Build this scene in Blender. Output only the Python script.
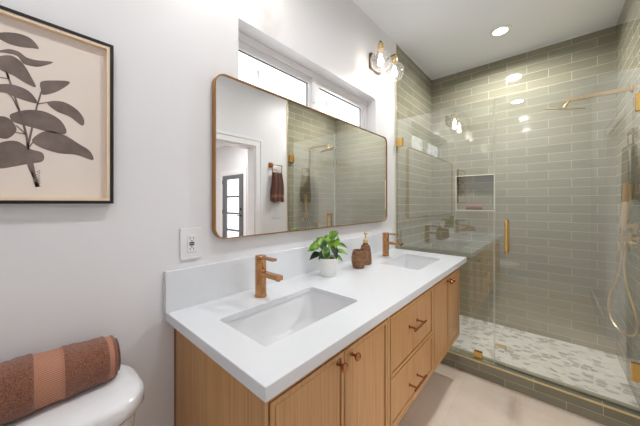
import bpy, bmesh, math, random
from mathutils import Vector, Matrix
random.seed(7)
PI = math.pi
sc = bpy.context.scene
C = sc.collection
for o in list(bpy.data.objects): bpy.data.objects.remove(o)

# ------------------------------------------------------------------ camera
YAW = math.radians(41.358); FPX = 262.63; CY = 202.51
CAM = Vector((0, -1.0735, 1.2857))
cd = bpy.data.cameras.new('camera'); cam = bpy.data.objects.new('camera', cd); C.objects.link(cam)
cd.sensor_width = 36; cd.lens = 36*FPX/640; cd.shift_y = -(213-CY)/640; cd.clip_start = 0.02
cam.location = CAM; cam.rotation_euler = (PI/2, 0, YAW-PI/2)
sc.camera = cam

# ------------------------------------------------------------------ world, lights, exposure
w = bpy.data.worlds.new('sky'); sc.world = w; w.use_nodes = True
bg = w.node_tree.nodes['Background']; bg.inputs[0].default_value = (0.96, 0.98, 1.0, 1); bg.inputs[1].default_value = 2.2
sc.view_settings.view_transform = 'Standard'; sc.view_settings.look = 'None'
sc.view_settings.exposure = 0.10; sc.view_settings.gamma = 1; sc.view_settings.use_curve_mapping = False
sc.cycles.max_bounces = 20; sc.cycles.diffuse_bounces = 12; sc.cycles.glossy_bounces = 6; sc.cycles.transparent_max_bounces = 24
CAN_W = 8.5
SCONCE_W = .4
CANS = [(2.68, -0.75), (0.74, -0.72), (-0.13, -0.71)]
def lamp(name, kind, loc, power, color=(1, .95, .9), size=.1, rot=(0, 0, 0), spread=None):
    l = bpy.data.lights.new(name, kind); l.energy = power; l.color = color
    if kind == 'AREA': l.shape = 'DISK'; l.size = size
    elif kind == 'POINT': l.shadow_soft_size = size
    if spread: l.spread = spread
    o = bpy.data.objects.new(name, l); C.objects.link(o); o.location = loc; o.rotation_euler = rot
    return o
for i, (x, y) in enumerate(CANS):
    lamp('ceiling_lamp_and_fill_light', 'AREA', (x, y, 2.725), CAN_W*(3.1, .82, .45)[i], (1, .99, .98), .13, spread=math.radians(165))
for x, y in ((1.2, -3.2), (1.2, -5.2), (2.6, -4.2)):  # fill lights added to brighten the hall, no fixtures behind them
    lamp('ceiling_lamp_and_fill_light', 'AREA', (x, y, 2.725), 20, (1, .99, .98), .16)
# daylight coming in at the clerestory window
pl = bpy.data.lights.new('window_daylight', 'AREA'); pl.shape = 'RECTANGLE'; pl.size = 1.2; pl.size_y = .3; pl.cycles.is_portal = True
po = bpy.data.objects.new('window_daylight', pl); C.objects.link(po); po.location = (1.295, .155, 1.95); po.rotation_euler = (-PI/2, 0, 0)

# ------------------------------------------------------------------ materials
def srgb(r, g, b):
    f = lambda c: (c/255/12.92) if c/255 <= .04045 else ((c/255+.055)/1.055)**2.4
    return (f(r), f(g), f(b), 1)
def mat(name, col, rough=.5, metal=0, **kw):
    m = bpy.data.materials.new(name); m.use_nodes = True
    b = m.node_tree.nodes['Principled BSDF']
    b.inputs['Base Color'].default_value = srgb(*col); b.inputs['Roughness'].default_value = rough; b.inputs['Metallic'].default_value = metal
    for k, v in kw.items(): b.inputs[k.replace('_', ' ')].default_value = v
    return m
def N(m, t, **kw):
    n = m.node_tree.nodes.new(t)
    for k, v in kw.items(): setattr(n, k, v)
    return n
def LK(m, a, b): m.node_tree.links.new(a, b)
def P(m): return m.node_tree.nodes['Principled BSDF']
def ramp(m, fac, stops):
    r = N(m, 'ShaderNodeValToRGB'); LK(m, fac, r.inputs[0])
    els = r.color_ramp.elements
    while len(els) < len(stops): els.new(.5)
    for e, (p, c) in zip(els, stops): e.position = p; e.color = c
    return r.outputs[0]
def noise(m, vec, scale, detail=3, rough=.5):
    n = N(m, 'ShaderNodeTexNoise'); n.inputs['Scale'].default_value = scale; n.inputs['Detail'].default_value = detail; n.inputs['Roughness'].default_value = rough
    if vec is not None: LK(m, vec, n.inputs['Vector'])
    return n.outputs['Fac']
def pos(m, scale=(1, 1, 1), rot=(0, 0, 0), loc=(0, 0, 0)):
    g = N(m, 'ShaderNodeNewGeometry'); mp = N(m, 'ShaderNodeMapping')
    mp.inputs['Scale'].default_value = scale; mp.inputs['Rotation'].default_value = rot; mp.inputs['Location'].default_value = loc
    LK(m, g.outputs['Position'], mp.inputs['Vector']); return mp.outputs[0]
def bump(m, h, strength=.3, dist=.002):
    b = N(m, 'ShaderNodeBump'); b.inputs['Strength'].default_value = strength; b.inputs['Distance'].default_value = dist
    LK(m, h, b.inputs['Height']); LK(m, b.outputs[0], P(m).inputs['Normal'])

M = {}
M['paint'] = mat('white_wall_paint', (223, 223, 225), .42)
bump(M['paint'], noise(M['paint'], pos(M['paint']), 260, 2), .08, .001)
M['ceil'] = mat('ceiling_paint', (233, 237, 244), .75)
M['trimw'] = mat('white_trim_paint', (232, 232, 233), .35)
M['quartz'] = mat('white_quartz', (230, 231, 233), .22)
q = M['quartz']; LK(q, ramp(q, noise(q, pos(q), 90, 4), [(.3, srgb(216, 220, 224)), (.7, srgb(219, 222, 226))]), P(q).inputs['Base Color'])
M['ceramic'] = mat('white_ceramic', (226, 227, 229), .08)
M['potw'] = mat('matte_white_pot', (226, 226, 224), .5)
M['plastic'] = mat('white_plastic', (226, 226, 227), .3)
M['black'] = mat('black_frame', (6, 5, 5), .5)
M['dark'] = mat('dark_plastic', (40, 40, 42), .4)
M['bronze'] = mat('brushed_bronze', (192, 142, 96), .22, 1.0)
M['mframe'] = mat('aged_brass_frame', (178, 134, 86), .3, 1.0)
M['copper'] = mat('satin_copper', (172, 116, 80), .25, 1.0)
M['gold'] = mat('brushed_gold', (228, 200, 152), .3, 1.0)
M['brass'] = mat('polished_brass', (224, 184, 112), .2, 1.0)
M['cream'] = mat('cream_edge_trim', (226, 217, 194), .4)
M['champ'] = mat('champagne_trim', (228, 208, 158), .35, .6)
M['arm'] = mat('aged_bronze', (92, 72, 56), .35, 1.0)
M['plate'] = mat('grey_bronze_plate', (120, 108, 98), .35, 1.0)
M['mirror'] = mat('mirror_silver', (241, 241, 240), .0, 1.0)
M['chrome'] = mat('chrome', (200, 200, 202), .12, 1.0)
M['greydoor'] = mat('grey_door_paint', (96, 98, 102), .4)
M['paper'] = mat('cream_paper', (226, 214, 204), .7)
M['mount'] = mat('oak_inner_frame', (228, 206, 178), .5)
M['ink'] = mat('taupe_ink', (118, 104, 98), .8)
ik = M['ink']; LK(ik, ramp(ik, noise(ik, pos(ik), 14, 5, .6), [(.3, srgb(98, 84, 79)), (.72, srgb(132, 118, 111))]), P(ik).inputs['Base Color'])
M['soil'] = mat('potting_soil', (45, 32, 24), .9)
M['stem'] = mat('green_stem', (110, 140, 60), .5)

def emis(name, col, s):
    m = bpy.data.materials.new(name); m.use_nodes = True; nt = m.node_tree; nt.nodes.clear()
    e = nt.nodes.new('ShaderNodeEmission'); e.inputs[0].default_value = (*col, 1); e.inputs[1].default_value = s
    o = nt.nodes.new('ShaderNodeOutputMaterial'); nt.links.new(e.outputs[0], o.inputs[0]); return m
M['bulb'] = emis('glowing_bulb', (1, .93, .82), 14)
M['lens'] = emis('lit_lens', (1, .97, .93), 12)

def glass(name, tint, ior=1.5, refl=(1, 1, 1), extra=0.0, milky=0):
    """thin clear glazing: what is behind shows through, the front face reflects by Fresnel"""
    m = bpy.data.materials.new(name); m.use_nodes = True; nt = m.node_tree; nt.nodes.clear()
    t = nt.nodes.new('ShaderNodeBsdfTransparent'); t.inputs[0].default_value = (*tint, 1)
    g = nt.nodes.new('ShaderNodeBsdfGlossy'); g.inputs['Roughness'].default_value = 0.0; g.inputs[0].default_value = (*refl, 1)
    f = nt.nodes.new('ShaderNodeFresnel'); f.inputs['IOR'].default_value = ior
    ge = nt.nodes.new('ShaderNodeNewGeometry')
    inv = nt.nodes.new('ShaderNodeMath'); inv.operation = 'SUBTRACT'; inv.inputs[0].default_value = 1
    nt.links.new(ge.outputs['Backfacing'], inv.inputs[1])
    ad = nt.nodes.new('ShaderNodeMath'); ad.operation = 'ADD'; ad.inputs[1].default_value = extra; ad.use_clamp = True
    nt.links.new(f.outputs[0], ad.inputs[0])
    mu = nt.nodes.new('ShaderNodeMath'); mu.operation = 'MULTIPLY'
    nt.links.new(ad.outputs[0], mu.inputs[0]); nt.links.new(inv.outputs[0], mu.inputs[1])
    mx = nt.nodes.new('ShaderNodeMixShader'); o = nt.nodes.new('ShaderNodeOutputMaterial')
    if milky:
        tl = nt.nodes.new('ShaderNodeBsdfTranslucent'); m2 = nt.nodes.new('ShaderNodeMixShader'); m2.inputs[0].default_value = milky
        nt.links.new(t.outputs[0], m2.inputs[1]); nt.links.new(tl.outputs[0], m2.inputs[2]); t = m2
    nt.links.new(mu.outputs[0], mx.inputs[0]); nt.links.new(t.outputs[0], mx.inputs[1]); nt.links.new(g.outputs[0], mx.inputs[2]); nt.links.new(mx.outputs[0], o.inputs[0])
    return m
M['shglass'] = glass('clear_shower_glass', (.974, .985, .976), 2.2, (.98, 1, .985), extra=.07)
M['winglass'] = glass('window_glass', (.99, .995, 1), 1.45)
M['globe'] = glass('clear_globe_glass', (.90, .89, .87), 1.5, extra=.10, milky=.06)
M['edge'] = mat('polished_glass_edge', (226, 232, 226), .3)

def tile_mat(name, axis, c1, c2, grout, off=(0, 0), rh=.0785, bw=.3125, rough=.06, wrap=None):
    """glazed subway tile in running bond; axis 'x' = wall runs along X, 'y' = along Y"""
    m = mat(name, (150, 148, 130), rough)
    g = N(m, 'ShaderNodeNewGeometry'); s = N(m, 'ShaderNodeSeparateXYZ'); LK(m, g.outputs['Position'], s.inputs[0])
    c = N(m, 'ShaderNodeCombineXYZ')
    def add(o, v):
        a = N(m, 'ShaderNodeMath', operation='ADD'); LK(m, o, a.inputs[0]); a.inputs[1].default_value = v; return a.outputs[0]
    LK(m, add(s.outputs[0 if axis == 'x' else 1], off[0]), c.inputs[0]); LK(m, add(s.outputs[2], off[1]), c.inputs[1])
    if wrap is not None:      # tiles carry on over the horizontal top of a kerb
        sb = N(m, 'ShaderNodeMath', operation='SUBTRACT'); LK(m, s.outputs[2], sb.inputs[0]); LK(m, add(s.outputs[0], -wrap), sb.inputs[1]); LK(m, sb.outputs[0], c.inputs[1])
    b = N(m, 'ShaderNodeTexBrick'); LK(m, c.outputs[0], b.inputs['Vector'])
    b.offset = .5; b.inputs['Scale'].default_value = 1; b.inputs['Brick Width'].default_value = bw; b.inputs['Row Height'].default_value = rh
    b.inputs['Mortar Size'].default_value = .0016; b.inputs['Mortar Smooth'].default_value = .1; b.inputs['Bias'].default_value = 0
    b.inputs['Color1'].default_value = srgb(*c1); b.inputs['Color2'].default_value = srgb(*c2); b.inputs['Mortar'].default_value = srgb(*grout)
    # glaze streaks along each tile
    mp = N(m, 'ShaderNodeMapping'); mp.inputs['Scale'].default_value = (5, 60, 1); LK(m, c.outputs[0], mp.inputs['Vector'])
    n = N(m, 'ShaderNodeTexNoise'); n.inputs['Scale'].default_value = 1.6; n.inputs['Detail'].default_value = 4; LK(m, mp.outputs[0], n.inputs['Vector'])
    mx = N(m, 'ShaderNodeMixRGB', blend_type='OVERLAY'); mx.inputs[0].default_value = .16
    LK(m, b.outputs['Color'], mx.inputs[1]); LK(m, n.outputs['Fac'], mx.inputs[2]); LK(m, mx.outputs[0], P(m).inputs['Base Color'])
    r = N(m, 'ShaderNodeMath', operation='MULTIPLY_ADD'); LK(m, b.outputs['Fac'], r.inputs[0]); r.inputs[1].default_value = .5; r.inputs[2].default_value = rough; LK(m, r.outputs[0], P(m).inputs['Roughness'])
    h = N(m, 'ShaderNodeMath', operation='MULTIPLY_ADD'); LK(m, b.outputs['Fac'], h.inputs[0]); h.inputs[1].default_value = -1
    LK(m, n.outputs['Fac'], h.inputs[2])
    bump(m, h.outputs[0], .06, .0010)
    return m
TC1, TC2, TG = (130, 127, 108), (142, 139, 121), (184, 179, 160)
M['tileY'] = tile_mat('subway_tile_back', 'y', TC1, TC2, TG, (1.366-.3125*3, -2.679+.0785*40))
M['tileX'] = tile_mat('subway_tile_side', 'x', TC1, TC2, TG, (0.0, -2.679+.0785*40))
M['tileCurb'] = tile_mat('curb_tile', 'y', TC1, TC2, TG, (.05, .0), rh=.054, wrap=2.224)

# wood: straight vertical oak grain
wd = M['oak'] = mat('natural_oak', (196, 146, 98), .42)
v = pos(wd, (70, 70, 1.6)); n1 = noise(wd, v, 1.6, 4, .6)
LK(wd, ramp(wd, n1, [(.25, srgb(174, 126, 76)), (.5, srgb(194, 148, 96)), (.8, srgb(206, 162, 112))]), P(wd).inputs['Base Color'])
bump(wd, n1, .05, .001)
M['oakedge'] = mat('oak_gap_shadow_line', (120, 78, 45), .6)

# bathroom floor: pale porcelain squares with faint joints
fl = M['floor'] = mat('pale_porcelain_floor', (214, 198, 186), .38)
g = N(fl, 'ShaderNodeNewGeometry'); b = N(fl, 'ShaderNodeTexBrick'); LK(fl, g.outputs['Position'], b.inputs['Vector'])
b.offset = .5; b.inputs['Scale'].default_value = 1; b.inputs['Brick Width'].default_value = .6; b.inputs['Row Height'].default_value = .3
b.inputs['Mortar Size'].default_value = .0015; b.inputs['Color1'].default_value = srgb(228, 214, 200); b.inputs['Color2'].default_value = srgb(222, 208, 195); b.inputs['Mortar'].default_value = srgb(212, 199, 187)
nz = ramp(fl, noise(fl, pos(fl), 7, 5, .65), [(.35, (.42, .41, .40, 1)), (.7, (.58, .57, .56, 1))])
mx = N(fl, 'ShaderNodeMixRGB', blend_type='OVERLAY'); mx.inputs[0].default_value = .7; LK(fl, b.outputs['Color'], mx.inputs[1]); LK(fl, nz, mx.inputs[2]); LK(fl, mx.outputs[0], P(fl).inputs['Base Color'])

# shower floor: long flat pebbles, white with some grey ones
pb = M['pebble'] = mat('pebble_mosaic', (200, 200, 196), .3)
pv = pos(pb, (27, 17, 27))
vo = N(pb, 'ShaderNodeTexVoronoi', feature='F1'); LK(pb, pv, vo.inputs['Vector']); vo.inputs['Scale'].default_value = 1; vo.inputs['Randomness'].default_value = .75
ve = N(pb, 'ShaderNodeTexVoronoi', feature='DISTANCE_TO_EDGE'); LK(pb, pv, ve.inputs['Vector']); ve.inputs['Scale'].default_value = 1; ve.inputs['Randomness'].default_value = .75
sp = N(pb, 'ShaderNodeSeparateColor'); LK(pb, vo.outputs['Color'], sp.inputs[0])
cc = ramp(pb, sp.outputs[0], [(0, srgb(226, 223, 216)), (.46, srgb(216, 213, 206)), (.52, srgb(184, 181, 173)), (.9, srgb(148, 146, 139))])
ms = ramp(pb, ve.outputs['Distance'], [(.06, (0, 0, 0, 1)), (.13, (1, 1, 1, 1))])
mx = N(pb, 'ShaderNodeMixRGB'); LK(pb, ms, mx.inputs[0]); mx.inputs[1].default_value = srgb(216, 213, 206); LK(pb, cc, mx.inputs[2]); LK(pb, mx.outputs[0], P(pb).inputs['Base Color'])
bump(pb, ms, .3, .002)

def terry(name, a, b_, sc_=900):
    m = mat(name, a, .95); p = pos(m)
    n = noise(m, p, sc_, 2, .8)
    LK(m, ramp(m, n, [(.32, srgb(*a)), (.66, srgb(*b_))]), P(m).inputs['Base Color'])
    bump(m, n, .9, .004); P(m).inputs['Sheen Weight'].default_value = .25; return m
M['terry'] = terry('brown_terry', (88, 50, 37), (162, 106, 80), 380)
M['terryd'] = terry('dark_brown_terry', (70, 38, 28), (110, 66, 50), 420)
def twill(name, a, b_):
    m = mat(name, a, .7); wv = N(m, 'ShaderNodeTexWave', wave_type='BANDS', bands_direction='DIAGONAL'); LK(m, pos(m, (1, .6, .9)), wv.inputs['Vector']); wv.inputs['Scale'].default_value = 130; wv.inputs['Distortion'].default_value = .4
    LK(m, ramp(m, wv.outputs['Fac'], [(.2, srgb(*a)), (.8, srgb(*b_))]), P(m).inputs['Base Color']); bump(m, wv.outputs['Fac'], .5, .002); return m
M['twill'] = twill('ribbed_border', (160, 108, 84), (186, 134, 108))
lf = M['leaf'] = mat('pothos_leaf', (96, 150, 42), .35)
LK(lf, ramp(lf, noise(lf, pos(lf), 28, 3), [(.38, srgb(36, 82, 22)), (.62, srgb(136, 180, 52))]), P(lf).inputs['Base Color'])  # strong mottle puts highlights and shadows into the leaf colour
M['shadeleaf'] = mat('shaded_pothos_leaf', (24, 48, 20), .35)  # leaves in shadow: the shade is put into this darker green
am = M['amber'] = mat('amber_brown_glass', (110, 62, 34), .15, 0.65)
wv = N(am, 'ShaderNodeTexWave', wave_type='BANDS', bands_direction='Z'); LK(am, pos(am), wv.inputs['Vector']); wv.inputs['Scale'].default_value = 42; wv.inputs['Distortion'].default_value = 2.5
LK(am, ramp(am, wv.outputs['Fac'], [(.2, srgb(48, 26, 17)), (.6, srgb(112, 66, 40)), (.92, srgb(206, 156, 112))]), P(am).inputs['Base Color']); bump(am, wv.outputs['Fac'], .6, .003)

# ------------------------------------------------------------------ mesh helpers
def nb(): return bmesh.new()
def box(bm, x0, x1, y0, y1, z0, z1):
    if x0 > x1: x0, x1 = x1, x0
    if y0 > y1: y0, y1 = y1, y0
    if z0 > z1: z0, z1 = z1, z0
    v = [bm.verts.new(p) for p in ((x0, y0, z0), (x1, y0, z0), (x1, y1, z0), (x0, y1, z0), (x0, y0, z1), (x1, y0, z1), (x1, y1, z1), (x0, y1, z1))]
    return [bm.faces.new([v[i] for i in f]) for f in ((0, 3, 2, 1), (4, 5, 6, 7), (0, 1, 5, 4), (1, 2, 6, 5), (2, 3, 7, 6), (3, 0, 4, 7))]
def loft(bm, rings, cap0=True, cap1=True, closed=True):
    R = [[bm.verts.new(p) for p in r] for r in rings]; n = len(R[0])
    for a, b in zip(R, R[1:]):
        for i in range(n if closed else n-1):
            bm.faces.new((a[i], a[(i+1) % n], b[(i+1) % n], b[i]))
    if cap0: bm.faces.new(list(reversed(R[0])))
    if cap1: bm.faces.new(R[-1])
    return R
def tube(bm, pts, r, n=12, cap=True):
    pts = [Vector(p) for p in pts]; rings = []; prev = None
    rr = r if isinstance(r, (list, tuple)) else [r]*len(pts)
    for i, p in enumerate(pts):
        t = (pts[min(i+1, len(pts)-1)]-pts[max(i-1, 0)]).normalized()
        if prev is None: u = t.orthogonal().normalized()
        else: u = (prev-t*prev.dot(t)).normalized()
        prev = u; w_ = t.cross(u)
        rings.append([p+(u*math.cos(2*PI*k/n)+w_*math.sin(2*PI*k/n))*rr[i] for k in range(n)])
    loft(bm, rings, cap, cap)
def lathe(bm, prof, c=(0, 0, 0), n=32, axis='z', cap0=True, cap1=True):
    rings = []
    for r, h in prof:
        ring = []
        for k in range(n):
            a = 2*PI*k/n; p, q = max(r, 1e-5)*math.cos(a), max(r, 1e-5)*math.sin(a)
            if axis == 'z': ring.append((c[0]+p, c[1]+q, c[2]+h))
            elif axis == 'y': ring.append((c[0]+p, c[1]+h, c[2]+q))
            else: ring.append((c[0]+h, c[1]+p, c[2]+q))
        rings.append(ring)
    loft(bm, rings, cap0, cap1)
def rrect(x0, x1, y0, y1, r, n=6):
    pts = []
    for cx, cy, a0 in ((x1-r, y0+r, -PI/2), (x1-r, y1-r, 0), (x0+r, y1-r, PI/2), (x0+r, y0+r, PI)):
        for k in range(n+1):
            a = a0+PI/2*k/n; pts.append((cx+r*math.cos(a), cy+r*math.sin(a)))
    return pts
def smooth(pts, n=6, closed=False):
    """Catmull-Rom through 3-D points"""
    P_ = [Vector(p) for p in pts]; out = []; L = len(P_)
    for i in range(L if closed else L-1):
        p0 = P_[(i-1) % L] if closed or i > 0 else P_[0]; p1 = P_[i]; p2 = P_[(i+1) % L]; p3 = P_[(i+2) % L] if closed or i < L-2 else P_[-1]
        for k in range(n):
            t = k/n; out.append(.5*((2*p1)+(p2-p0)*t+(2*p0-5*p1+4*p2-p3)*t*t+(-p0+3*p1-3*p2+p3)*t**3))
    if not closed: out.append(P_[-1])
    return out
def slab(bm, outer, holes, fn, d0, d1):
    """flat plate with holes; outer/holes are 2-D loops, fn(a, b, d) -> 3-D"""
    es0, loops = [], []
    for lp in [outer]+holes:
        a = [bm.verts.new(fn(p[0], p[1], d0)) for p in lp]; b = [bm.verts.new(fn(p[0], p[1], d1)) for p in lp]
        loops.append((a, b)); n = len(lp)
        for i in range(n): bm.faces.new((a[i], a[(i+1) % n], b[(i+1) % n], b[i]))
    from mathutils.geometry import tessellate_polygon
    tris = tessellate_polygon([[Vector((p[0], p[1], 0)) for p in lp] for lp in [outer]+holes])
    for side in (0, 1):
        flat = [v for L in loops for v in L[side]]
        for t_ in tris:
            try: bm.faces.new([flat[i] for i in t_])
            except ValueError: pass
    bmesh.ops.recalc_face_normals(bm, faces=bm.faces)
ORG = {}
def obj(name, bm, m, parent=None, bevel=0, seg=2, sm=True, kind=None, recalc=True, angle=35):
    if recalc: bmesh.ops.recalc_face_normals(bm, faces=bm.faces)
    if parent is not None: org = ORG[parent.name]
    else:
        xs = [v.co for v in bm.verts]
        org = Vector(((min(v.x for v in xs)+max(v.x for v in xs))/2, (min(v.y for v in xs)+max(v.y for v in xs))/2, min(v.z for v in xs)))
    bmesh.ops.translate(bm, verts=bm.verts, vec=-org)
    me = bpy.data.meshes.new(name); bm.to_mesh(me); bm.free()
    for mm in (m if isinstance(m, (list, tuple)) else [m]): me.materials.append(mm)
    if sm:
        me.shade_smooth(); me.set_sharp_from_angle(angle=math.radians(angle))
    o = bpy.data.objects.new(name, me); C.objects.link(o)
    if parent is not None: o.parent = parent
    else: o.location = org
    ORG[o.name] = org
    if bevel:
        b = o.modifiers.new('bevel', 'BEVEL'); b.width = bevel; b.segments = seg; b.limit_method = 'ANGLE'; b.angle_limit = math.radians(40); b.harden_normals = True
    if kind: o['kind'] = kind
    return o
def thing(name, label, cat, loc, group=None):
    o = bpy.data.objects.new(name, None); C.objects.link(o); o.location = loc; o.empty_display_size = .05
    o['label'] = label; o['category'] = cat
    if group: o['group'] = group
    ORG[o.name] = Vector(loc); return o
def tag(o, label, cat, group=None):
    o['label'] = label; o['category'] = cat
    if group: o['group'] = group
    return o
def st(name, bm, m, **kw): return obj(name, bm, m, kind='structure', **kw)
def B(*a):
    bm = nb()
    for t in a: box(bm, *t)
    return bm
XY = lambda a, b, d: (a, b, d)
XZ = lambda a, b, d: (a, d, b)
YZ = lambda a, b, d: (d, a, b)
def view_right(px, d=0):      # metres to the side of the camera's axis
    return Vector((math.sin(YAW), -math.cos(YAW), 0))*px

# ------------------------------------------------------------------ room shell
H = 2.74; RX = -0.62; YR = -1.484; XB = 3.2131; XG = 2.2586; FX = 3.45; FY = -6.3
st('floor', B((RX-.1, 2.30, YR, .0, -.1, 0), (RX-.1, FX+.1, FY, YR, -.1, 0)), M['floor'], sm=False)
st('ceiling', B((RX-.1, FX+.1, FY, .14, H, H+.1)), M['ceil'], sm=False)
# mirror wall with the clerestory opening
WX0, WX1, WZ0, WZ1 = .655, 1.905, 1.845, 2.130
bm = nb(); slab(bm, [(RX-.1, -.1), (XB+.1, -.1), (XB+.1, H), (RX-.1, H)], [[(WX0, WZ0), (WX1, WZ0), (WX1, WZ1), (WX0, WZ1)]], XZ, 0, .14)
st('wall_left', bm, M['paint'], sm=False)
# opposite wall with the doorway
DX0, DX1, DZ = .88, 1.745, 1.92
st('wall_right', B((RX-.1, DX0, YR-.12, YR, 0, H), (DX1, XB+.1, YR-.12, YR, 0, H), (DX0, DX1, YR-.12, YR, DZ, H)), M['paint'], sm=False)
st('wall_rear', B((RX-.1, RX, YR, 0, 0, H)), M['paint'], sm=False)
# bathroom: shower end
NY0, NY1, NZ0, NZ1 = -.632, -.279, 1.205, 1.573
bm = nb(); slab(bm, [(YR, 0), (0, 0), (0, H), (YR, H)], [[(NY0, NZ0), (NY1, NZ0), (NY1, NZ1), (NY0, NZ1)]], YZ, XB, XB+.1)
box(bm, XB+.09, XB+.12, NY0-.02, NY1+.02, NZ0-.02, NZ1+.02)
st('wall_back', bm, M['tileY'], sm=False)
st('wall_shower_left', B((XG, XB, -.01, -.0005, 0, H)), M['tileX'], sm=False)
st('wall_shower_right', B((XG-.035, XB, YR+.0005, YR+.01, 0, H)), M['tileX'], sm=False)
st('trim_1', B((XG-.004, XG, -.0125, 0, .1, H)), M['cream'], sm=False)
st('trim_2', B((XG-.039, XG-.035, YR, YR+.0125, 0, H)), M['champ'], sm=False)
# niche edge trim
bm = nb(); slab(bm, [(NY0-.009, NZ0-.009), (NY1+.009, NZ0-.009), (NY1+.009, NZ1+.009), (NY0-.009, NZ1+.009)], [[(NY0, NZ0), (NY1, NZ0), (NY1, NZ1), (NY0, NZ1)]], YZ, XB-.004, XB+.004)
st('trim_3', bm, M['cream'], sm=False)
st('trim_6', B((XB-.005, XB, YR+.0105, -.0105, H-.006, H), (XG, XB-.005, -.015, -.0105, H-.006, H)), M['trimw'], sm=False)
# shower floor and curb
CZ = .1084; CX0, CX1 = 2.224, 2.343
st('shower_floor', B((2.30, XB, YR, 0, -.06, .04)), M['pebble'], sm=False)
st('shower_curb', B((CX0, CX1, YR, -.0, 0, CZ)), M['tileCurb'], sm=False)
st('trim_4', B((CX0-.0015, CX0+.015, YR, -.0005, CZ-.002, CZ+.003)), M['champ'], sm=False)
# other room seen through the doorway
st('wall_far', B((RX-.1, FX+.1, FY-.1, FY, 0, H)), M['paint'], sm=False)
st('wall_rear_hall', B((RX-.1, RX, FY, YR-.12, 0, H)), M['paint'], sm=False)
FD0, FD1, FDZ = -5.37, -4.36, 2.0
st('wall_hall_right', B((FX, FX+.12, FY, FD0, 0, H), (FX, FX+.12, FD1, YR-.12, 0, H), (FX, FX+.12, FD0, FD1, FDZ, H)), M['paint'], sm=False)
st('baseboard_right', B((RX, DX0-.1, YR, YR+.014, 0, .12), (DX1+.08, XG-.04, YR, YR+.014, 0, .12)), M['trimw'], sm=False)
st('baseboard_rear', B((RX, RX+.014, YR, 0, 0, .12)), M['trimw'], sm=False)
st('baseboard_left', B((RX, .35, -.014, 0, 0, .12)), M['trimw'], sm=False)
st('baseboard_hall', B((FX-.014, FX, FD1+.1, YR-.12, 0, .12), (FX-.014, FX, FY, FD0-.1, 0, .12)), M['trimw'], sm=False)
# doorway casing, both faces, and jamb
bm = nb()
for ya, yb in ((YR, YR+.018), (YR-.138, YR-.12)):
    box(bm, DX1, DX1+.075, ya, yb, 0, DZ+.08); box(bm, DX0-.085, DX0, ya, yb, 0, DZ+.08); box(bm, DX0, DX1, ya, yb, DZ, DZ+.08)
for ya, yb in ((YR+.018, YR+.026),):
    box(bm, DX1+.06, DX1+.08, ya, yb, 0, DZ+.09); box(bm, DX0-.09, DX0-.06, ya, yb, 0, DZ+.09); box(bm, DX0-.06, DX1+.06, ya, yb, DZ+.06, DZ+.09)
box(bm, DX1-.018, DX1, YR-.12, YR, 0, DZ); box(bm, DX0, DX0+.018, YR-.12, YR, 0, DZ); box(bm, DX0+.018, DX1-.018, YR-.12, YR, DZ-.018, DZ)
st('door_1', bm, M['trimw'], sm=False)
# french door
dr = st('door_2', B((FX-.03, FX+.015, FD0+.04, FD0+.2, .01, FDZ-.04), (FX-.03, FX+.015, FD1-.2, FD1-.04, .01, FDZ-.04), (FX-.03, FX+.015, FD0+.2, FD1-.2, FDZ-.14, FDZ-.04), (FX-.03, FX+.015, FD0+.2, FD1-.2, .01, .2),
    *[(FX-.028, FX+.012, FD0+.2, FD1-.2, z-.022, z+.022) for z in (1.43, 1.02, .605)]), M['greydoor'], sm=False)
obj('door_pane', B((FX-.01, FX-.004, FD0+.2, FD1-.2, .2, FDZ-.14)), M['winglass'], dr, sm=False)
bm = nb(); tube(bm, [(FX-.03, FD1-.1, .98), (FX-.08, FD1-.1, .98)], .012); tube(bm, [(FX-.075, FD1-.1, .98), (FX-.075, FD1-.22, .98)], .01); lathe(bm, [(.028, -.035), (.028, -.03)], (FX, FD1-.1, .98), axis='x')
lathe(bm, [(.03, -.05), (.03, -.03)], (FX, FD1-.1, 1.13), axis='x')
obj('door_handle', bm, M['black'], dr)
for z in (.3, 1.0, 1.75): obj('door_hinge', B((FX-.036, FX-.03, FD0+.035, FD0+.075, z, z+.1)), M['black'], dr, sm=False)
bm = B((FX-.02, FX, FD0-.09, FD0, 0, FDZ+.09), (FX-.02, FX, FD1, FD1+.09, 0, FDZ+.09), (FX-.02, FX, FD0, FD1, FDZ, FDZ+.09), (FX-.01, FX+.12, FD0, FD0+.04, 0, FDZ), (FX-.01, FX+.12, FD1-.04, FD1, 0, FDZ), (FX-.01, FX+.12, FD0+.04, FD1-.04, FDZ-.04, FDZ))
st('trim_5', bm, M['trimw'], sm=False)

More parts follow.
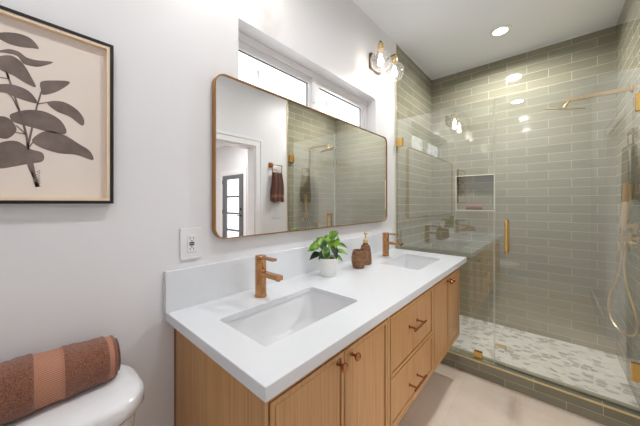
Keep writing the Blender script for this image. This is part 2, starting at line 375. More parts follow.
# window: vinyl slider set back in the wall
bm = nb(); Y0 = .08
slab(bm, [(WX0, WZ0), (WX1, WZ0), (WX1, WZ1), (WX0, WZ1)], [[(WX0+.03, WZ0+.03), (1.238, WZ0+.03), (1.238, 2.093), (WX0+.03, 2.093)], [(1.275, WZ0+.03), (1.875, WZ0+.03), (1.875, 2.093), (1.275, 2.093)]], XZ, Y0, .13)
wn = st('window_1', bm, M['plastic'], sm=False, bevel=.003)
for a, b_, yy in ((WX0+.03, 1.238, Y0+.012), (1.275, 1.875, Y0+.005)):
    i0 = .018 if a < 1 else .03; i1 = .028 if a < 1 else .052
    bm = nb(); slab(bm, [(a, WZ0+.03), (b_, WZ0+.03), (b_, 2.093), (a, 2.093)], [[(a+i0, WZ0+.045), (b_-i1, WZ0+.045), (b_-i1, 2.051), (a+i0, 2.051)]], XZ, yy, yy+.025)
    s = obj('window_sash', bm, M['plastic'], wn, sm=False, bevel=.002)
    obj('window_gasket', (lambda b2: (slab(b2, [(a+i0, WZ0+.045), (b_-i1, WZ0+.045), (b_-i1, 2.051), (a+i0, 2.051)], [[(a+i0+.004, WZ0+.049), (b_-i1-.005, WZ0+.049), (b_-i1-.005, 2.046), (a+i0+.004, 2.046)]], XZ, yy+.008, yy+.012), b2)[1])(nb()), M['dark'], s, sm=False)
    obj('window_pane', B((a+i0+.003, b_-i1-.003, yy+.014, yy+.018, WZ0+.047, 2.049)), M['winglass'], s, sm=False)
obj('window_latch', B((1.235, 1.25, Y0-.012, Y0, 1.93, 2.02)), M['plastic'], wn, bevel=.003)
for x0, x1, z0, z1, ys in ((.828, .848, 1.95, 1.995, .104), (1.392, 1.408, 1.948, 1.998, .097)):
    obj('window_mark', B((x0, x1, ys, ys+.001, z0, z1)), mat('pale_grey_mark', (214, 222, 226), .6), wn, sm=False)  # small pale grey mark on the pane
st('window_sill', B((WX0, WX1, 0, Y0, WZ0, WZ0+.006)), M['trimw'], sm=False)

# ------------------------------------------------------------------ countertop
VX0, VX1, VY = .353, 2.183, -.6035; CT = .88; CB = .845
S1 = (.451, .924, -.475, -.207); S2 = (1.575, 2.01, -.477, -.208)
from mathutils.geometry import tessellate_polygon
bm = nb(); HO = [rrect(*S1, .014, 4), rrect(*S2, .014, 4)]
def lp(i, z): return [bm.verts.new(p) for p in ((VX0+i, VY+i, z), (VX1-i, VY+i, z), (VX1-i, -.002-i, z), (VX0+i, -.002-i, z))]
ed = [lp(.0015, CT), lp(0, CT-.0015), lp(0, CB+.0015), lp(.0015, CB), lp(.02, CB), lp(.02, CT-.02)]
for a_, b_ in zip(ed, ed[1:]):
    for i in range(4): bm.faces.new((a_[i], a_[(i+1) % 4], b_[(i+1) % 4], b_[i]))
ht = [[bm.verts.new((x, y, CT)) for x, y in h] for h in HO]; hb = [[bm.verts.new((x, y, CT-.02)) for x, y in h] for h in HO]
for a_, b_ in zip(ht, hb):
    for i in range(len(a_)): bm.faces.new((a_[i], a_[(i+1) % len(a_)], b_[(i+1) % len(a_)], b_[i]))
for o_, hs in ((ed[0], ht), (ed[5], hb)):
    fl_ = o_+[v for h in hs for v in h]
    for t_ in tessellate_polygon([[Vector((v.co.x, v.co.y, 0)) for v in l] for l in [o_]+hs]): bm.faces.new([fl_[i] for i in t_])
top = obj('countertop', bm, M['quartz'], sm=False)
tag(top, 'white quartz vanity countertop with two sink cutouts and raised backsplash', 'countertop')
obj('backsplash', B((VX0-.006, VX1, -.02, -.001, CT+.0002, 1.032)), M['quartz'], top, bevel=.0015)
CBS = CT-.0205
def sink(S, label):
    t = thing('undermount_sink', label, 'sink', ((S[0]+S[1])/2, (S[2]+S[3])/2, .685), 'undermount sinks in the vanity')
    bm = nb(); x0, x1, y0, y1 = S; e = .004
    def ring(i, r, z, sh=0): return [(p[0]+sh, p[1], z) for p in rrect(x0-e+i, x1+e-i, y0-e+i, y1+e-i, r, 6)]
    rings = [ring(0, .02, CBS), ring(.001, .022, CBS-.02), ring(.004, .03, .80), ring(.009, .036, .745), ring(.022, .045, .716), ring(.05, .05, .705), ring(.09, .03, .700)]
    R = loft(bm, rings, cap0=False, cap1=True)
    # outer skin and rim
    rings2 = [ring(0, .02, CBS), ring(-.016, .03, CBS), ring(-.016, .03, CBS-.012), ring(-.008, .035, .80), ring(.004, .045, .71), ring(.05, .05, .685)]
    loft(bm, rings2, cap0=False, cap1=True)
    bmesh.ops.remove_doubles(bm, verts=bm.verts, dist=1e-5)
    obj('basin', bm, M['ceramic'], t, angle=50)
    bm = nb(); c = ((x0+x1)/2, (y0+y1)/2, .7002); lathe(bm, [(.022, 0), (.022, .003), (.016, .004), (.014, .002), (.0, .002)], c, 24)
    obj('sink_drain', bm, M['bronze'], t)
    return t
sink(S1, 'white rectangular undermount sink nearer the framed print, under the first faucet')
sink(S2, 'white rectangular undermount sink at the shower end of the counter')

# faucets
def faucet(x, y, label):
    t = thing('sink_faucet', label, 'faucet', (x, y, CT+.0005), 'vanity faucets')
    z = CT+.0005
    bm = nb(); lathe(bm, [(.0262, 0), (.0262, .006), (.0236, .007), (.0236, .118), (.0232, .119), (.0232, .121), (.0236, .122), (.0236, .162)], (x, y, z), 32)
    obj('faucet_body', bm, M['bronze'], t)
    bm = nb(); box(bm, x-.0155, x+.0155, y-.13, y-.015, z+.092, z+.110); obj('spout', bm, M['bronze'], t, bevel=.002)
    bm = nb(); lathe(bm, [(.0, .1625), (.0228, .1625), (.0236, .1635), (.0236, .174), (.022, .176), (0, .176)], (x, y, z), 32); box(bm, x-.011, x+.011, y-.096, y-.01, z+.1635, z+.1735)
    obj('lever', bm, M['bronze'], t, bevel=.001)
    bm = nb(); lathe(bm, [(.009, -.004), (.009, .0)], (x, y-.118, z+.092), 16); obj('aerator', bm, M['dark'], t)
    return t
faucet(.685, -.128, 'brushed bronze single-lever faucet behind the sink nearer the framed print')
faucet(1.832, -.128, 'brushed bronze single-lever faucet at the shower end, beside the soap bottle')

# ------------------------------------------------------------------ vanity cabinet (wall hung)
CXL, CXR, CF, ZB, ZT = .381, 2.143, -.565, .306, CB-.001
van = thing('vanity_cabinet', 'wall-hung natural oak double vanity with four doors and two drawers', 'cabinet', ((CXL+CXR)/2, -.3, ZB))
obj('side_panel', B((CXL, CXL+.018, CF+.02, -.022, ZB, ZT)), M['oak'], van, bevel=.001)
obj('side_panel', B((CXR-.018, CXR, CF+.02, -.002, ZB, ZT)), M['oak'], van, bevel=.001)
obj('scribe_strip', B((CXL, CXL+.018, -.021, -.002, ZB, ZT)), mat('darker_oak_strip', (140, 88, 50), .5), van, sm=False)
obj('bottom_panel', B((CXL+.018, CXR-.018, CF+.02, -.002, ZB, ZB+.018)), M['oak'], van, sm=False)
obj('back_panel', B((CXL+.018, CXR-.018, -.014, -.002, ZB+.018, ZT)), M['oak'], van, sm=False)
d1 = (.396, .697); d2 = (.701, 1.000); dw = (1.030, 1.553); d3 = (1.583, 1.860); d4 = (1.866, 2.130)
zd0, zd1, zs0, zs1 = .322, .800, .533, .539
g_ = .005
bm = nb(); slab(bm, [(CXL, ZB), (CXR, ZB), (CXR, ZT), (CXL, ZT)], [
    [(d1[0]-g_, zd0-g_), (d2[1]+g_, zd0-g_), (d2[1]+g_, zd1+g_), (d1[0]-g_, zd1+g_)],
    [(dw[0]-g_, zd0-g_), (dw[1]+g_, zd0-g_), (dw[1]+g_, zd1+g_), (dw[0]-g_, zd1+g_)],
    [(d3[0]-g_, zd0-g_), (d4[1]+g_, zd0-g_), (d4[1]+g_, zd1+g_), (d3[0]-g_, zd1+g_)]], XZ, CF+.001, CF+.02)
obj('face_frame', bm, M['oak'], van, sm=False, bevel=.0008)
obj('drawer_divider', B((dw[0]-g_, dw[1]+g_, CF+.012, CF+.02, zs0-.02, zs1+.02)), M['oakedge'], van, sm=False)
def front(name, x0, x1, z0, z1):
    bm = nb(); box(bm, x0, x1, CF, CF+.019, z0, z1)
    bm.faces.ensure_lookup_table()
    f = [f for f in bm.faces if all(abs(v.co.y-CF) < 1e-6 for v in f.verts)][0]
    bm.normal_update()
    bmesh.ops.inset_region(bm, faces=[f], thickness=.014, use_even_offset=True)
    # the picked face is now the inner field; sink it behind a small step
    for th, dy in ((.0008, .010), (.0035, 0), (.0008, -.006)):
        bm.normal_update()
        bmesh.ops.inset_region(bm, faces=[f], thickness=th, use_even_offset=True)
        for v in f.verts: v.co.y += dy
    return obj(name, bm, M['oak'], van, sm=False)
def knob(par, x, z):
    bm = nb(); lathe(bm, [(.007, 0), (.007, -.002), (.0042, -.004), (.0042, -.016), (.009, -.019), (.0135, -.024), (.0145, -.028), (.012, -.0315), (.005, -.0335), (0, -.034)], (x, CF+.0005, z), 24, axis='y')
    obj('knob', bm, M['copper'], par)
def pull(par, x, z):
    bm = nb(); L = .072
    tube(bm, [(x-L, CF-.033, z), (x+L, CF-.033, z)], .0052, 12)
    for s in (-1, 1): tube(bm, [(x+s*.048, CF+.007, z), (x+s*.048, CF-.033, z)], .0045, 10); lathe(bm, [(.009, .0), (.009, .004)], (x+s*.048, CF+.003, z), 14, axis='y')
    obj('pull', bm, M['copper'], par)
KZ = .772
o = front('door', *d1, zd0, zd1); knob(o, d1[1]-.032, KZ)
o = front('door', *d2, zd0, zd1); knob(o, d2[0]+.038, KZ)
o = front('drawer', *dw, zs1, zd1); pull(o, 1.282, .688)
o = front('drawer', *dw, zd0, zs0); pull(o, 1.284, .408)
o = front('door', *d3, zd0, zd1); knob(o, d3[1]-.026, KZ)
o = front('door', *d4, zd0, zd1); knob(o, d4[0]+.026, KZ)

# ------------------------------------------------------------------ mirror
MX0, MX1, MZ0, MZ1 = .529, 2.0508, 1.129, 1.834
mr = thing('wall_mirror', 'wide rounded-corner mirror in a slim bronze metal frame above the vanity', 'mirror', ((MX0+MX1)/2, -.002, MZ0))
bm = nb(); slab(bm, rrect(MX0, MX1, MZ0, MZ1, .05, 10), [rrect(MX0+.0045, MX1-.0045, MZ0+.0045, MZ1-.0045, .0462, 10)], XZ, -.030, -.002)
obj('frame', bm, M['mframe'], mr, bevel=.0008)
bm = nb(); slab(bm, rrect(MX0+.005, MX1-.005, MZ0+.005, MZ1-.005, .0458, 10), [], XZ, -.023, -.005)
obj('mirror_glass', bm, M['mirror'], mr, sm=False)

# ------------------------------------------------------------------ sconces
def sconce(cx, label, power):
    Z = 2.40; t = thing('wall_sconce', label, 'sconce', (cx, -.001, Z-.06), 'two-globe sconces above the vanity')
    obj('back_plate', B((cx-.075, cx+.075, -.028, -.001, Z-.065, Z+.055)), M['plate'], t, bevel=.002)
    for s in (-.115, .115):
        x = cx+s; yg = -.125; zg = 2.337
        bm = nb(); tube(bm, smooth([(cx+s*.45, -.028, Z), (cx+s*.5, -.06, Z+.01), (cx+s*.8, -.095, Z+.06), (x, yg, Z+.075), (x, yg, Z+.062)], 6), .0055, 10); lathe(bm, [(.0, .012), (.008, .008), (.009, 0), (0, 0)], (x, yg, Z+.072), 14)
        obj('arm', bm, M['arm'], t)
        bm = nb(); lathe(bm, [(.010, .0), (.022, -.006), (.024, -.012), (.024, -.045), (.020, -.052), (0, -.052)], (x, yg, Z+.068), 24)
        obj('socket', bm, M['gold'], t)
        bm = nb(); prof = []
        for k in range(17):
            a = .34+(PI-.34)*k/16; prof.append((.075*math.sin(a), .075*math.cos(a)))
        lathe(bm, prof, (x, yg, zg), 32, cap0=False)
        bmesh.ops.recalc_face_normals(bm, faces=bm.faces)
        gl = obj('glass_globe', bm, M['globe'], t)
        bm = nb(); lathe(bm, [(0, .04), (.010, .038), (.011, .018), (.021, -.005), (.024, -.022), (.017, -.040), (0, -.048)], (x, yg, zg+.008), 20)
        obj('bulb', bm, M['bulb'], t)
        lamp('sconce_lamp_light', 'POINT', (x, yg, zg-.065), power, (1, .93, .84), .03)
    return t
sconce(1.872, 'two-globe bronze wall sconce above the mirror beside the shower tile', .75)
sconce(.69, 'two-globe bronze wall sconce above the sink nearer the framed print', .28)

# recessed lamps
for (x, y), lab in zip(CANS, ('recessed round ceiling light above the shower', 'recessed round ceiling light above the vanity sinks', 'recessed round ceiling light above the toilet')):
    t = thing('recessed_light', lab, 'ceiling light', (x, y, H-.014), 'recessed ceiling lights')
    bm = nb(); lathe(bm, [(.052, 0.0), (.066, -.002), (.078, .0), (.08, .0045), (.05, .0045)], (x, y, H-.005), 32, cap0=False, cap1=False)
    obj('trim_ring', bm, M['trimw'], t)
    bm = nb(); lathe(bm, [(0, 0), (.055, 0), (.055, .002), (0, .002)], (x, y, H-.004), 32)
    obj('lens', bm, M['lens'], t)

# ------------------------------------------------------------------ shower glass
GX, GT, GTOP, GS = 2.2786, .010, 2.041, -.761
fp = thing('shower_screen', 'fixed clear glass shower panel between vanity wall and glass door', 'shower screen', (GX, GS/2, CZ+.001))
obj('glass_panel', B((GX-.005, GX+.005, GS+.002, -.012, CZ+.003, GTOP)), M['shglass'], fp, sm=False)
obj('glass_edge', B((GX-.0052, GX+.0052, GS+.0005, GS+.002, CZ+.003, GTOP)), M['edge'], fp, sm=False)
def clamp(par, y0, y1, z0, z1, nm='clamp'):
    obj(nm, B((GX-.016, GX-.0055, y0, y1, z0, z1), (GX+.0055, GX+.016, y0, y1, z0, z1)), M['brass'], par, bevel=.0015)
clamp(fp, -.068, -.0105, 1.795, 1.872); clamp(fp, -.068, -.0105, .45, .53); clamp(fp, -.686, -.633, CZ+.001, CZ+.055)
gd = thing('shower_door', 'hinged clear glass shower door with a gold bar handle', 'shower door', (GX, -1.1, CZ+.008))
obj('glass_panel', B((GX-.005, GX+.005, -1.452, GS-.005, CZ+.012, GTOP)), M['shglass'], gd, sm=False)
obj('glass_edge', B((GX-.0052, GX+.0052, GS-.005, GS-.0035, CZ+.012, GTOP)), M['edge'], gd, sm=False)
bm = nb(); hy = -.838
for sx in (-1, 1):
    tube(bm, smooth([(GX+sx*.006, hy, 1.155), (GX+sx*.038, hy, 1.155), (GX+sx*.047, hy, 1.146), (GX+sx*.047, hy, 1.04), (GX+sx*.047, hy, .944), (GX+sx*.038, hy, .935), (GX+sx*.006, hy, .935)], 5), .0095, 14)
obj('handle', bm, M['brass'], gd)
for z, hy0 in ((1.797, -1.428), (.285, -1.412)):
    obj('hinge', B((GX-.018, GX-.0055, -1.459, hy0, z, z+.1), (GX+.0055, GX+.018, -1.459, hy0, z, z+.1), (GX-.03, GX+.03, YR+.0102, -1.454, z, z+.1)), M['brass'], gd, bevel=.002)
obj('door_sweep', B((GX-.004, GX+.004, -1.452, GS-.005, CZ+.0035, CZ+.0118)), mat('grey_seal', (120, 124, 116), .4), gd, sm=False)

# ------------------------------------------------------------------ shower fittings
t = thing('rain_shower', 'gold wall-mounted shower arm with a flat round rain head', 'shower head', (2.66, -1.46, 2.0))
bm = nb(); box(bm, 2.628, 2.652, YR+.0105, -1.15, 2.022, 2.044); tube(bm, smooth([(2.64, -1.1655, 2.033), (2.64, -1.165, 2.02), (2.64, -1.158, 2.005), (2.64, -1.145, 1.985)], 4), .0105, 12)
obj('arm', bm, M['gold'], t)
bm = nb(); lathe(bm, [(.028, 0), (.028, .006), (.014, .008), (.013, .014)], (2.64, YR+.0105, 2.033), 24, axis='y'); obj('flange', bm, M['gold'], t)
bm = nb(); lathe(bm, [(.012, .012), (.014, .006), (.11, .003), (.115, 0), (.115, -.004), (0, -.005)], (0, 0, 0), 40)
bmesh.ops.transform(bm, matrix=Matrix.Translation((2.64, -1.145, 1.976)) @ Matrix.Rotation(math.radians(17), 4, Vector((math.sin(YAW), -math.cos(YAW), 0))), verts=bm.verts)
obj('head', bm, M['gold'], t)

def onX(u, v, x):
    ca, sa = math.cos(YAW), math.sin(YAW); r = (u-320)/FPX; z = -(v-CY)/FPX
    rx, ry = ca+r*sa, sa-r*ca; k = x/rx
    return Vector((x, CAM.y+k*ry, CAM.z+k*z))
HS = [(2.52, -1.413, 1.128), (2.58, -1.415, .93), (2.62, -1.402, .79), (2.68, -1.378, .655), (2.70, -1.374, .56), (2.67, -1.385, .48), (2.58, -1.42, .44), (2.44, -1.452, .49), (2.41, -1.452, .60), (2.505, -1.43, .76), (2.54, -1.425, .89), (2.53, -1.43, 1.0), (2.51, -1.438, 1.09)]
t = thing('hand_shower', 'gold hand shower on a wall bracket with a long looping metal hose', 'hand shower', (2.52, -1.455, 1.1))
bm = nb(); tube(bm, smooth(HS, 6), .0058, 10); obj('hose', bm, M['gold'], t)
bm = nb(); loft(bm, [[(x, y, z) for x, y in rrect(2.495-a, 2.495+a, yc-b_, yc+b_, .004, 3)] for a, b_, yc, z in ((.008, .009, -1.413, 1.115), (.009, .018, -1.413, 1.14), (.009, .022, -1.425, 1.25), (.010, .024, -1.434, 1.37), (.010, .024, -1.436, 1.40))])
obj('handset', bm, M['gold'], t)
bm = B((2.480, 2.535, YR+.0102, -1.405, 1.128, 1.15)); box(bm, 2.49, 2.55, YR+.0102, -1.452, 1.09, 1.16); obj('bracket', bm, M['gold'], t, bevel=.002)
bm = nb(); lathe(bm, [(.022, 0), (.022, .005), (.010, .007), (.010, .022)], (2.50, YR+.0102, 1.06), 20, axis='y'); box(bm, 2.488, 2.512, -1.446, -1.424, 1.05, 1.095); obj('wall_outlet', bm, M['gold'], t)
t = thing('shower_valve', 'gold shower control with a small lever beneath the hand shower', 'shower valve', (2.75, -1.455, 1.0))
bm = nb(); lathe(bm, [(.03, 0), (.03, .006), (.02, .007), (.02, .035)], (2.75, YR+.0102, 1.0), 24, axis='y'); obj('escutcheon', bm, M['gold'], t)
obj('lever', B((2.742, 2.758, -1.43, -1.418, .95, 1.012)), M['gold'], t, bevel=.002)
bm = nb(); slab(bm, rrect(2.74-.036, 2.74+.036, -.79, -.70, .006, 3), [rrect(2.74-.022, 2.74+.022, -.778+i*.017, -.7755+i*.017, .0012, 3) for i in range(4)], XY, .0405, .0445)
tag(obj('floor_drain', bm, M['champ'], sm=False), 'small rectangular brass drain in the pebble shower floor', 'drain')

# ------------------------------------------------------------------ framed print
PX1, PX0, PZ0, PZ1 = .1937, -.235, 1.2822, 1.7857
pf = thing('framed_print', 'black-framed botanical print of taupe leaves above the toilet', 'picture', ((PX0+PX1)/2, -.001, PZ0))
bm = nb(); slab(bm, [(PX0, PZ0), (PX1, PZ0), (PX1, PZ1), (PX0, PZ1)], [[(PX0+.009, PZ0+.009), (PX1-.009, PZ0+.009), (PX1-.009, PZ1-.009), (PX0+.009, PZ1-.009)]], XZ, -.027, -.001)
obj('frame', bm, M['black'], pf, sm=False)
bm = nb(); slab(bm, [(PX0+.009, PZ0+.009), (PX1-.009, PZ0+.009), (PX1-.009, PZ1-.009), (PX0+.009, PZ1-.009)], [[(PX0+.017, PZ0+.017), (PX1-.017, PZ0+.017), (PX1-.017, PZ1-.017), (PX0+.017, PZ1-.017)]], XZ, -.0255, -.003)
obj('inner_frame', bm, M['mount'], pf, sm=False)
pr_ = obj('print', B((PX0+.017, PX1-.017, -.009, -.004, PZ0+.017, PZ1-.017)), M['paper'], pf, sm=False)
ART_LEAVES= [[(-0.052, 1.716), (-0.037, 1.727), (-0.019, 1.736), (0.001, 1.74), (0.019, 1.735), (0.032, 1.716), (0.019, 1.711), (-0.002, 1.705), (-0.021, 1.704), (-0.037, 1.709)], [(-0.047, 1.672), (-0.037, 1.681), (-0.021, 1.691), (-0.005, 1.691), (0.008, 1.682), (0.026, 1.681), (0.06, 1.689), (0.034, 1.666), (0.015, 1.661), (0.002, 1.663), (-0.008, 1.678), (-0.025, 1.678), (-0.037, 1.675)], [(-0.05, 1.65), (-0.037, 1.666), (-0.016, 1.675), (0.003, 1.661), (0.017, 1.632), (0.026, 1.606), (0.006, 1.611), (-0.016, 1.624), (-0.037, 1.63)], [(-0.053, 1.578), (-0.037, 1.593), (-0.011, 1.599), (0.015, 1.589), (0.028, 1.562), (-0.005, 1.565), (-0.027, 1.573), (-0.037, 1.572)], [(0.035, 1.623), (0.056, 1.635), (0.095, 1.644), (0.07, 1.609), (0.041, 1.589), (0.036, 1.601)], [(0.048, 1.57), (0.079, 1.581), (0.109, 1.567), (0.126, 1.541), (0.122, 1.52), (0.095, 1.54), (0.066, 1.55)], [(-0.018, 1.521), (0.011, 1.539), (0.045, 1.542), (0.076, 1.524), (0.087, 1.49), (0.057, 1.486), (0.022, 1.492), (-0.012, 1.499), (-0.02, 1.509)], [(-0.056, 1.493), (-0.037, 1.51), (-0.019, 1.505), (-0.009, 1.48), (-0.022, 1.456), (-0.037, 1.453), (-0.053, 1.465)], [(0.019, 1.459), (0.045, 1.488), (0.082, 1.484), (0.115, 1.463), (0.14, 1.445), (0.147, 1.418), (0.108, 1.429), (0.07, 1.429), (0.033, 1.441)], [(-0.056, 1.414), (-0.037, 1.441), (-0.009, 1.45), (0.016, 1.433), (0.039, 1.425), (0.039, 1.402), (0.011, 1.391), (-0.017, 1.38), (-0.037, 1.374), (-0.053, 1.379)]]
ART_STEMS= [([(0.029, 1.329), (0.021, 1.359), (0.013, 1.387), (0.011, 1.429), (0.008, 1.47), (-0.005, 1.534), (-0.022, 1.609), (-0.027, 1.633)], 1), ([(0.011, 1.437), (0.019, 1.491), (0.027, 1.546), (0.038, 1.602)], 0.8), ([(0.028, 1.557), (0.051, 1.569)], 0.6), ([(0.01, 1.429), (0.023, 1.456)], 0.6), ([(0.008, 1.47), (-0.01, 1.49)], 0.6), ([(-0.022, 1.609), (-0.034, 1.652)], 0.6), ([(0.001, 1.514), (-0.017, 1.563), (-0.032, 1.574)], 0.5), ([(0.029, 1.329), (0.021, 1.37), (0.017, 1.403)], 2.2)]

bm = nb()
for L in ART_LEAVES:
    pts = smooth([(x*.991, -.0093, 1.2857+(z-1.2857)*.991) for x, z in L], 5, closed=True)
    # the sharp tip stays sharp enough at this size
    vs = [bm.verts.new(p) for p in pts]; es = [bm.edges.new((vs[i], vs[(i+1) % len(vs)])) for i in range(len(vs))]
    bmesh.ops.triangle_fill(bm, use_beauty=True, use_dissolve=False, edges=es)
# two more leaves on the side of the sheet beyond the stem
for L in [[(-.06, 1.60), (-.10, 1.63), (-.15, 1.62), (-.19, 1.59), (-.14, 1.58), (-.09, 1.58)], [(-.06, 1.47), (-.10, 1.50), (-.15, 1.49), (-.19, 1.45), (-.14, 1.44), (-.09, 1.45)]]:
    pts = smooth([(x, -.0093, z) for x, z in L], 5, closed=True)
    vs = [bm.verts.new(p) for p in pts]; es = [bm.edges.new((vs[i], vs[(i+1) % len(vs)])) for i in range(len(vs))]
    bmesh.ops.triangle_fill(bm, use_beauty=True, use_dissolve=False, edges=es)
for L, wd_ in ART_STEMS+[([(-.022, 1.609), (-.06, 1.605)], .5), ([(.008, 1.47), (-.06, 1.475)], .5)]:
    pts = smooth([(x, -.0098, z) for x, z in L], 4); hw = .0028*min(wd_, 1.6); prev = None
    for i, p in enumerate(pts):
        d = (pts[min(i+1, len(pts)-1)]-pts[max(0, i-1)]).normalized(); n_ = Vector((-d.z, 0, d.x))*hw*(1-.35*i/len(pts))
        cur = (bm.verts.new(p-n_), bm.verts.new(p+n_))
        if prev: bm.faces.new((prev[0], prev[1], cur[1], cur[0]))
        prev = cur
# pencil signature
rs = random.Random(3); pts = [(.031+.0035*math.sin(i*2.3)+rs.uniform(-.001, .001), -.0098, 1.376-.0027*i) for i in range(18)]
pts = smooth(pts, 3); prev = None
for i, p in enumerate(pts):
    d = (pts[min(i+1, len(pts)-1)]-pts[max(0, i-1)]).normalized(); n_ = Vector((-d.z, 0, d.x))*.0005
    cur = (bm.verts.new(p-n_), bm.verts.new(p+n_))
    if prev: bm.faces.new((prev[0], prev[1], cur[1], cur[0]))
    prev = cur
for f in bm.faces:
    f.normal_update()
    if f.normal.y > 0: f.normal_flip()
obj('leaf_drawing', bm, M['ink'], pr_, sm=False, recalc=False)

# ------------------------------------------------------------------ outlet and switch plate
t = thing('wall_outlet', 'white electrical outlet with test buttons on the wall left of the mirror', 'outlet', (.4435, -.001, 1.062))
ox, oz = .4435, 1.124
obj('cover_plate', B((ox-.042, ox+.042, -.007, -.001, 1.063, 1.186)), M['plastic'], t, bevel=.0025)
obj('receptacle', B((ox-.0168, ox+.0168, -.0095, -.0071, oz-.034, oz+.034)), M['plastic'], t, bevel=.001)
obj('button', B((ox-.009, ox+.009, -.0112, -.0096, oz+.001, oz+.006), (ox-.009, ox+.009, -.0112, -.0096, oz-.007, oz-.002)), M['dark'], t, sm=False)
bm = nb()
for s in (-1, 1):
    for dx in (-.0065, .0065): box(bm, ox+dx-.001, ox+dx+.001, -.0101, -.0096, oz+s*.021-.004, oz+s*.021+.004)
    lathe(bm, [(.0025, 0), (.0025, -.0005)], (ox, -.0096, oz+s*.021-s*.009-.001), 10, axis='y')
obj('slot', bm, M['dark'], t, sm=False)
for z in (1.071, 1.178):
    bm = nb(); lathe(bm, [(.003, 0), (.003, -.001), (.001, -.0015)], (ox, -.0071, z), 10, axis='y'); obj('screw', bm, M['plastic'], t)
sx0, sx1 = 1.965, 2.125
t = thing('switch_plate', 'white three-gang light switch plate beneath the hanging hand towel', 'light switch', ((sx0+sx1)/2, YR+.001, 1.1))
obj('cover_plate', B((sx0, sx1, YR+.001, YR+.007, 1.10, 1.22)), M['plastic'], t, bevel=.0025)
for k in range(3):
    cx = sx0+.034+k*.046; obj('rocker', B((cx-.0165, cx+.0165, YR+.0071, YR+.0105, 1.127, 1.193)), M['plastic'], t, bevel=.001)

# ------------------------------------------------------------------ towel ring + hand towel on the opposite wall
tx = 2.03
t = thing('towel_ring', 'square bronze towel ring on the white wall by the shower glass', 'towel ring', (tx, YR, 1.62))
bm = nb(); slab(bm, rrect(tx-.1, tx-.04, 1.70, 1.76, .004, 3), [], XZ, YR+.001, YR+.008); box(bm, tx-.08, tx-.06, YR+.008, YR+.041, 1.72, 1.74); obj('mount', bm, M['bronze'], t, bevel=.001)
bm = nb(); slab(bm, rrect(tx-.075, tx+.075, 1.628, 1.738, .006, 3), [rrect(tx-.067, tx+.067, 1.636, 1.730, .004, 3)], XZ, YR+.034, YR+.043); obj('ring', bm, M['bronze'], t, bevel=.001)
# towel hangs over the lower bar: front and back leaf joined over the bar
bm = nb(); rings = []; yb = YR+.0385; n = 40
for i in range(n+1):
    s = i/n; ring = []
    L = .72; d = s*L
    if d < .345: z = 1.292+d; y = yb+.016; k = 1-d/.345
    elif d < .375: a = (d-.345)/.03*PI; z = 1.637+.014*math.sin(a); y = yb+.016*math.cos(a); k = 0
    else: z = 1.637-(d-.375)*.96; y = yb-.016; k = (d-.375)/.345
    hw = .062+.028*min(1, k*1.6)
    for j in range(17):
        u = j/16*2-1
        y2 = y+(.006*math.sin(u*9+1)+.004*math.sin(u*17+k*2))*(.5+.5*k)*(1 if d < .36 else .5)+(.006 if d < .36 else 0)
        ring.append((tx+.003+u*hw+.004*math.sin(z*22), y2, z+.006*math.sin(u*4+1)*k))
    rings.append(ring)
R = [[bm.verts.new(p) for p in r] for r in rings]
for a, b_ in zip(R, R[1:]):
    for j in range(16):
        f = bm.faces.new((a[j], a[j+1], b_[j+1], b_[j])); z = a[j].co.z
        f.material_index = 1 if 1.335 < z < 1.375 else 0
o = obj('hand_towel', bm, [M['terryd'], M['terry']], recalc=False); tag(o, 'dark brown hand towel hanging folded over the square towel ring', 'towel')
s_ = o.modifiers.new('thick', 'SOLIDIFY'); s_.thickness = .009; s_.offset = 0
o.modifiers.new('sub', 'SUBSURF').render_levels = 1

# ------------------------------------------------------------------ toilet
tz = .77
t = thing('toilet', 'white toilet whose rounded tank lid carries the rolled towel', 'toilet', (0, -.4, 0))
TX = .237
bm = nb(); loft(bm, [[(x, y, z) for x, y in rrect(-TX+i, TX-i, -.26+i, -.010, r, 8)] for i, r, z in ((.022, .075, tz-.058), (.008, .085, tz-.052), (.0, .09, tz-.04), (0, .09, tz-.014), (.004, .088, tz-.005), (.013, .082, tz))])
obj('tank_lid', bm, M['ceramic'], t, angle=60)
bm = nb(); loft(bm, [[(x, y, z) for x, y in rrect(-TX+i, TX-i, -.27+i, -.035, r, 8)] for i, r, z in ((.075, .05, .38), (.05, .06, .45), (.022, .075, .68), (.021, .075, tz-.0585))])
obj('tank', bm, M['ceramic'], t, angle=60)
def egg(w_, y0, y1, z, n=28):
    cy_, hl = (y0+y1)/2, (y1-y0)/2; pts = []
    for k in range(n):
        a = 2*PI*k/n; sy = math.sin(a); pts.append((w_*math.cos(a)*(1-.12*(-sy if sy < 0 else 0)), cy_+hl*sy, z))
    return pts
bm = nb(); loft(bm, [egg(.12, -.60, -.10, 0), egg(.115, -.58, -.10, .12), egg(.14, -.66, -.08, .25), egg(.182, -.73, -.06, .36), egg(.187, -.745, -.06, .395)]); obj('bowl', bm, M['ceramic'], t, angle=60)
bm = nb(); loft(bm, [egg(.187, -.745, -.285, .397), egg(.19, -.75, -.28, .40), egg(.19, -.75, -.28, .425), egg(.18, -.74, -.29, .432)]); obj('seat_lid', bm, M['plastic'], t, angle=60)

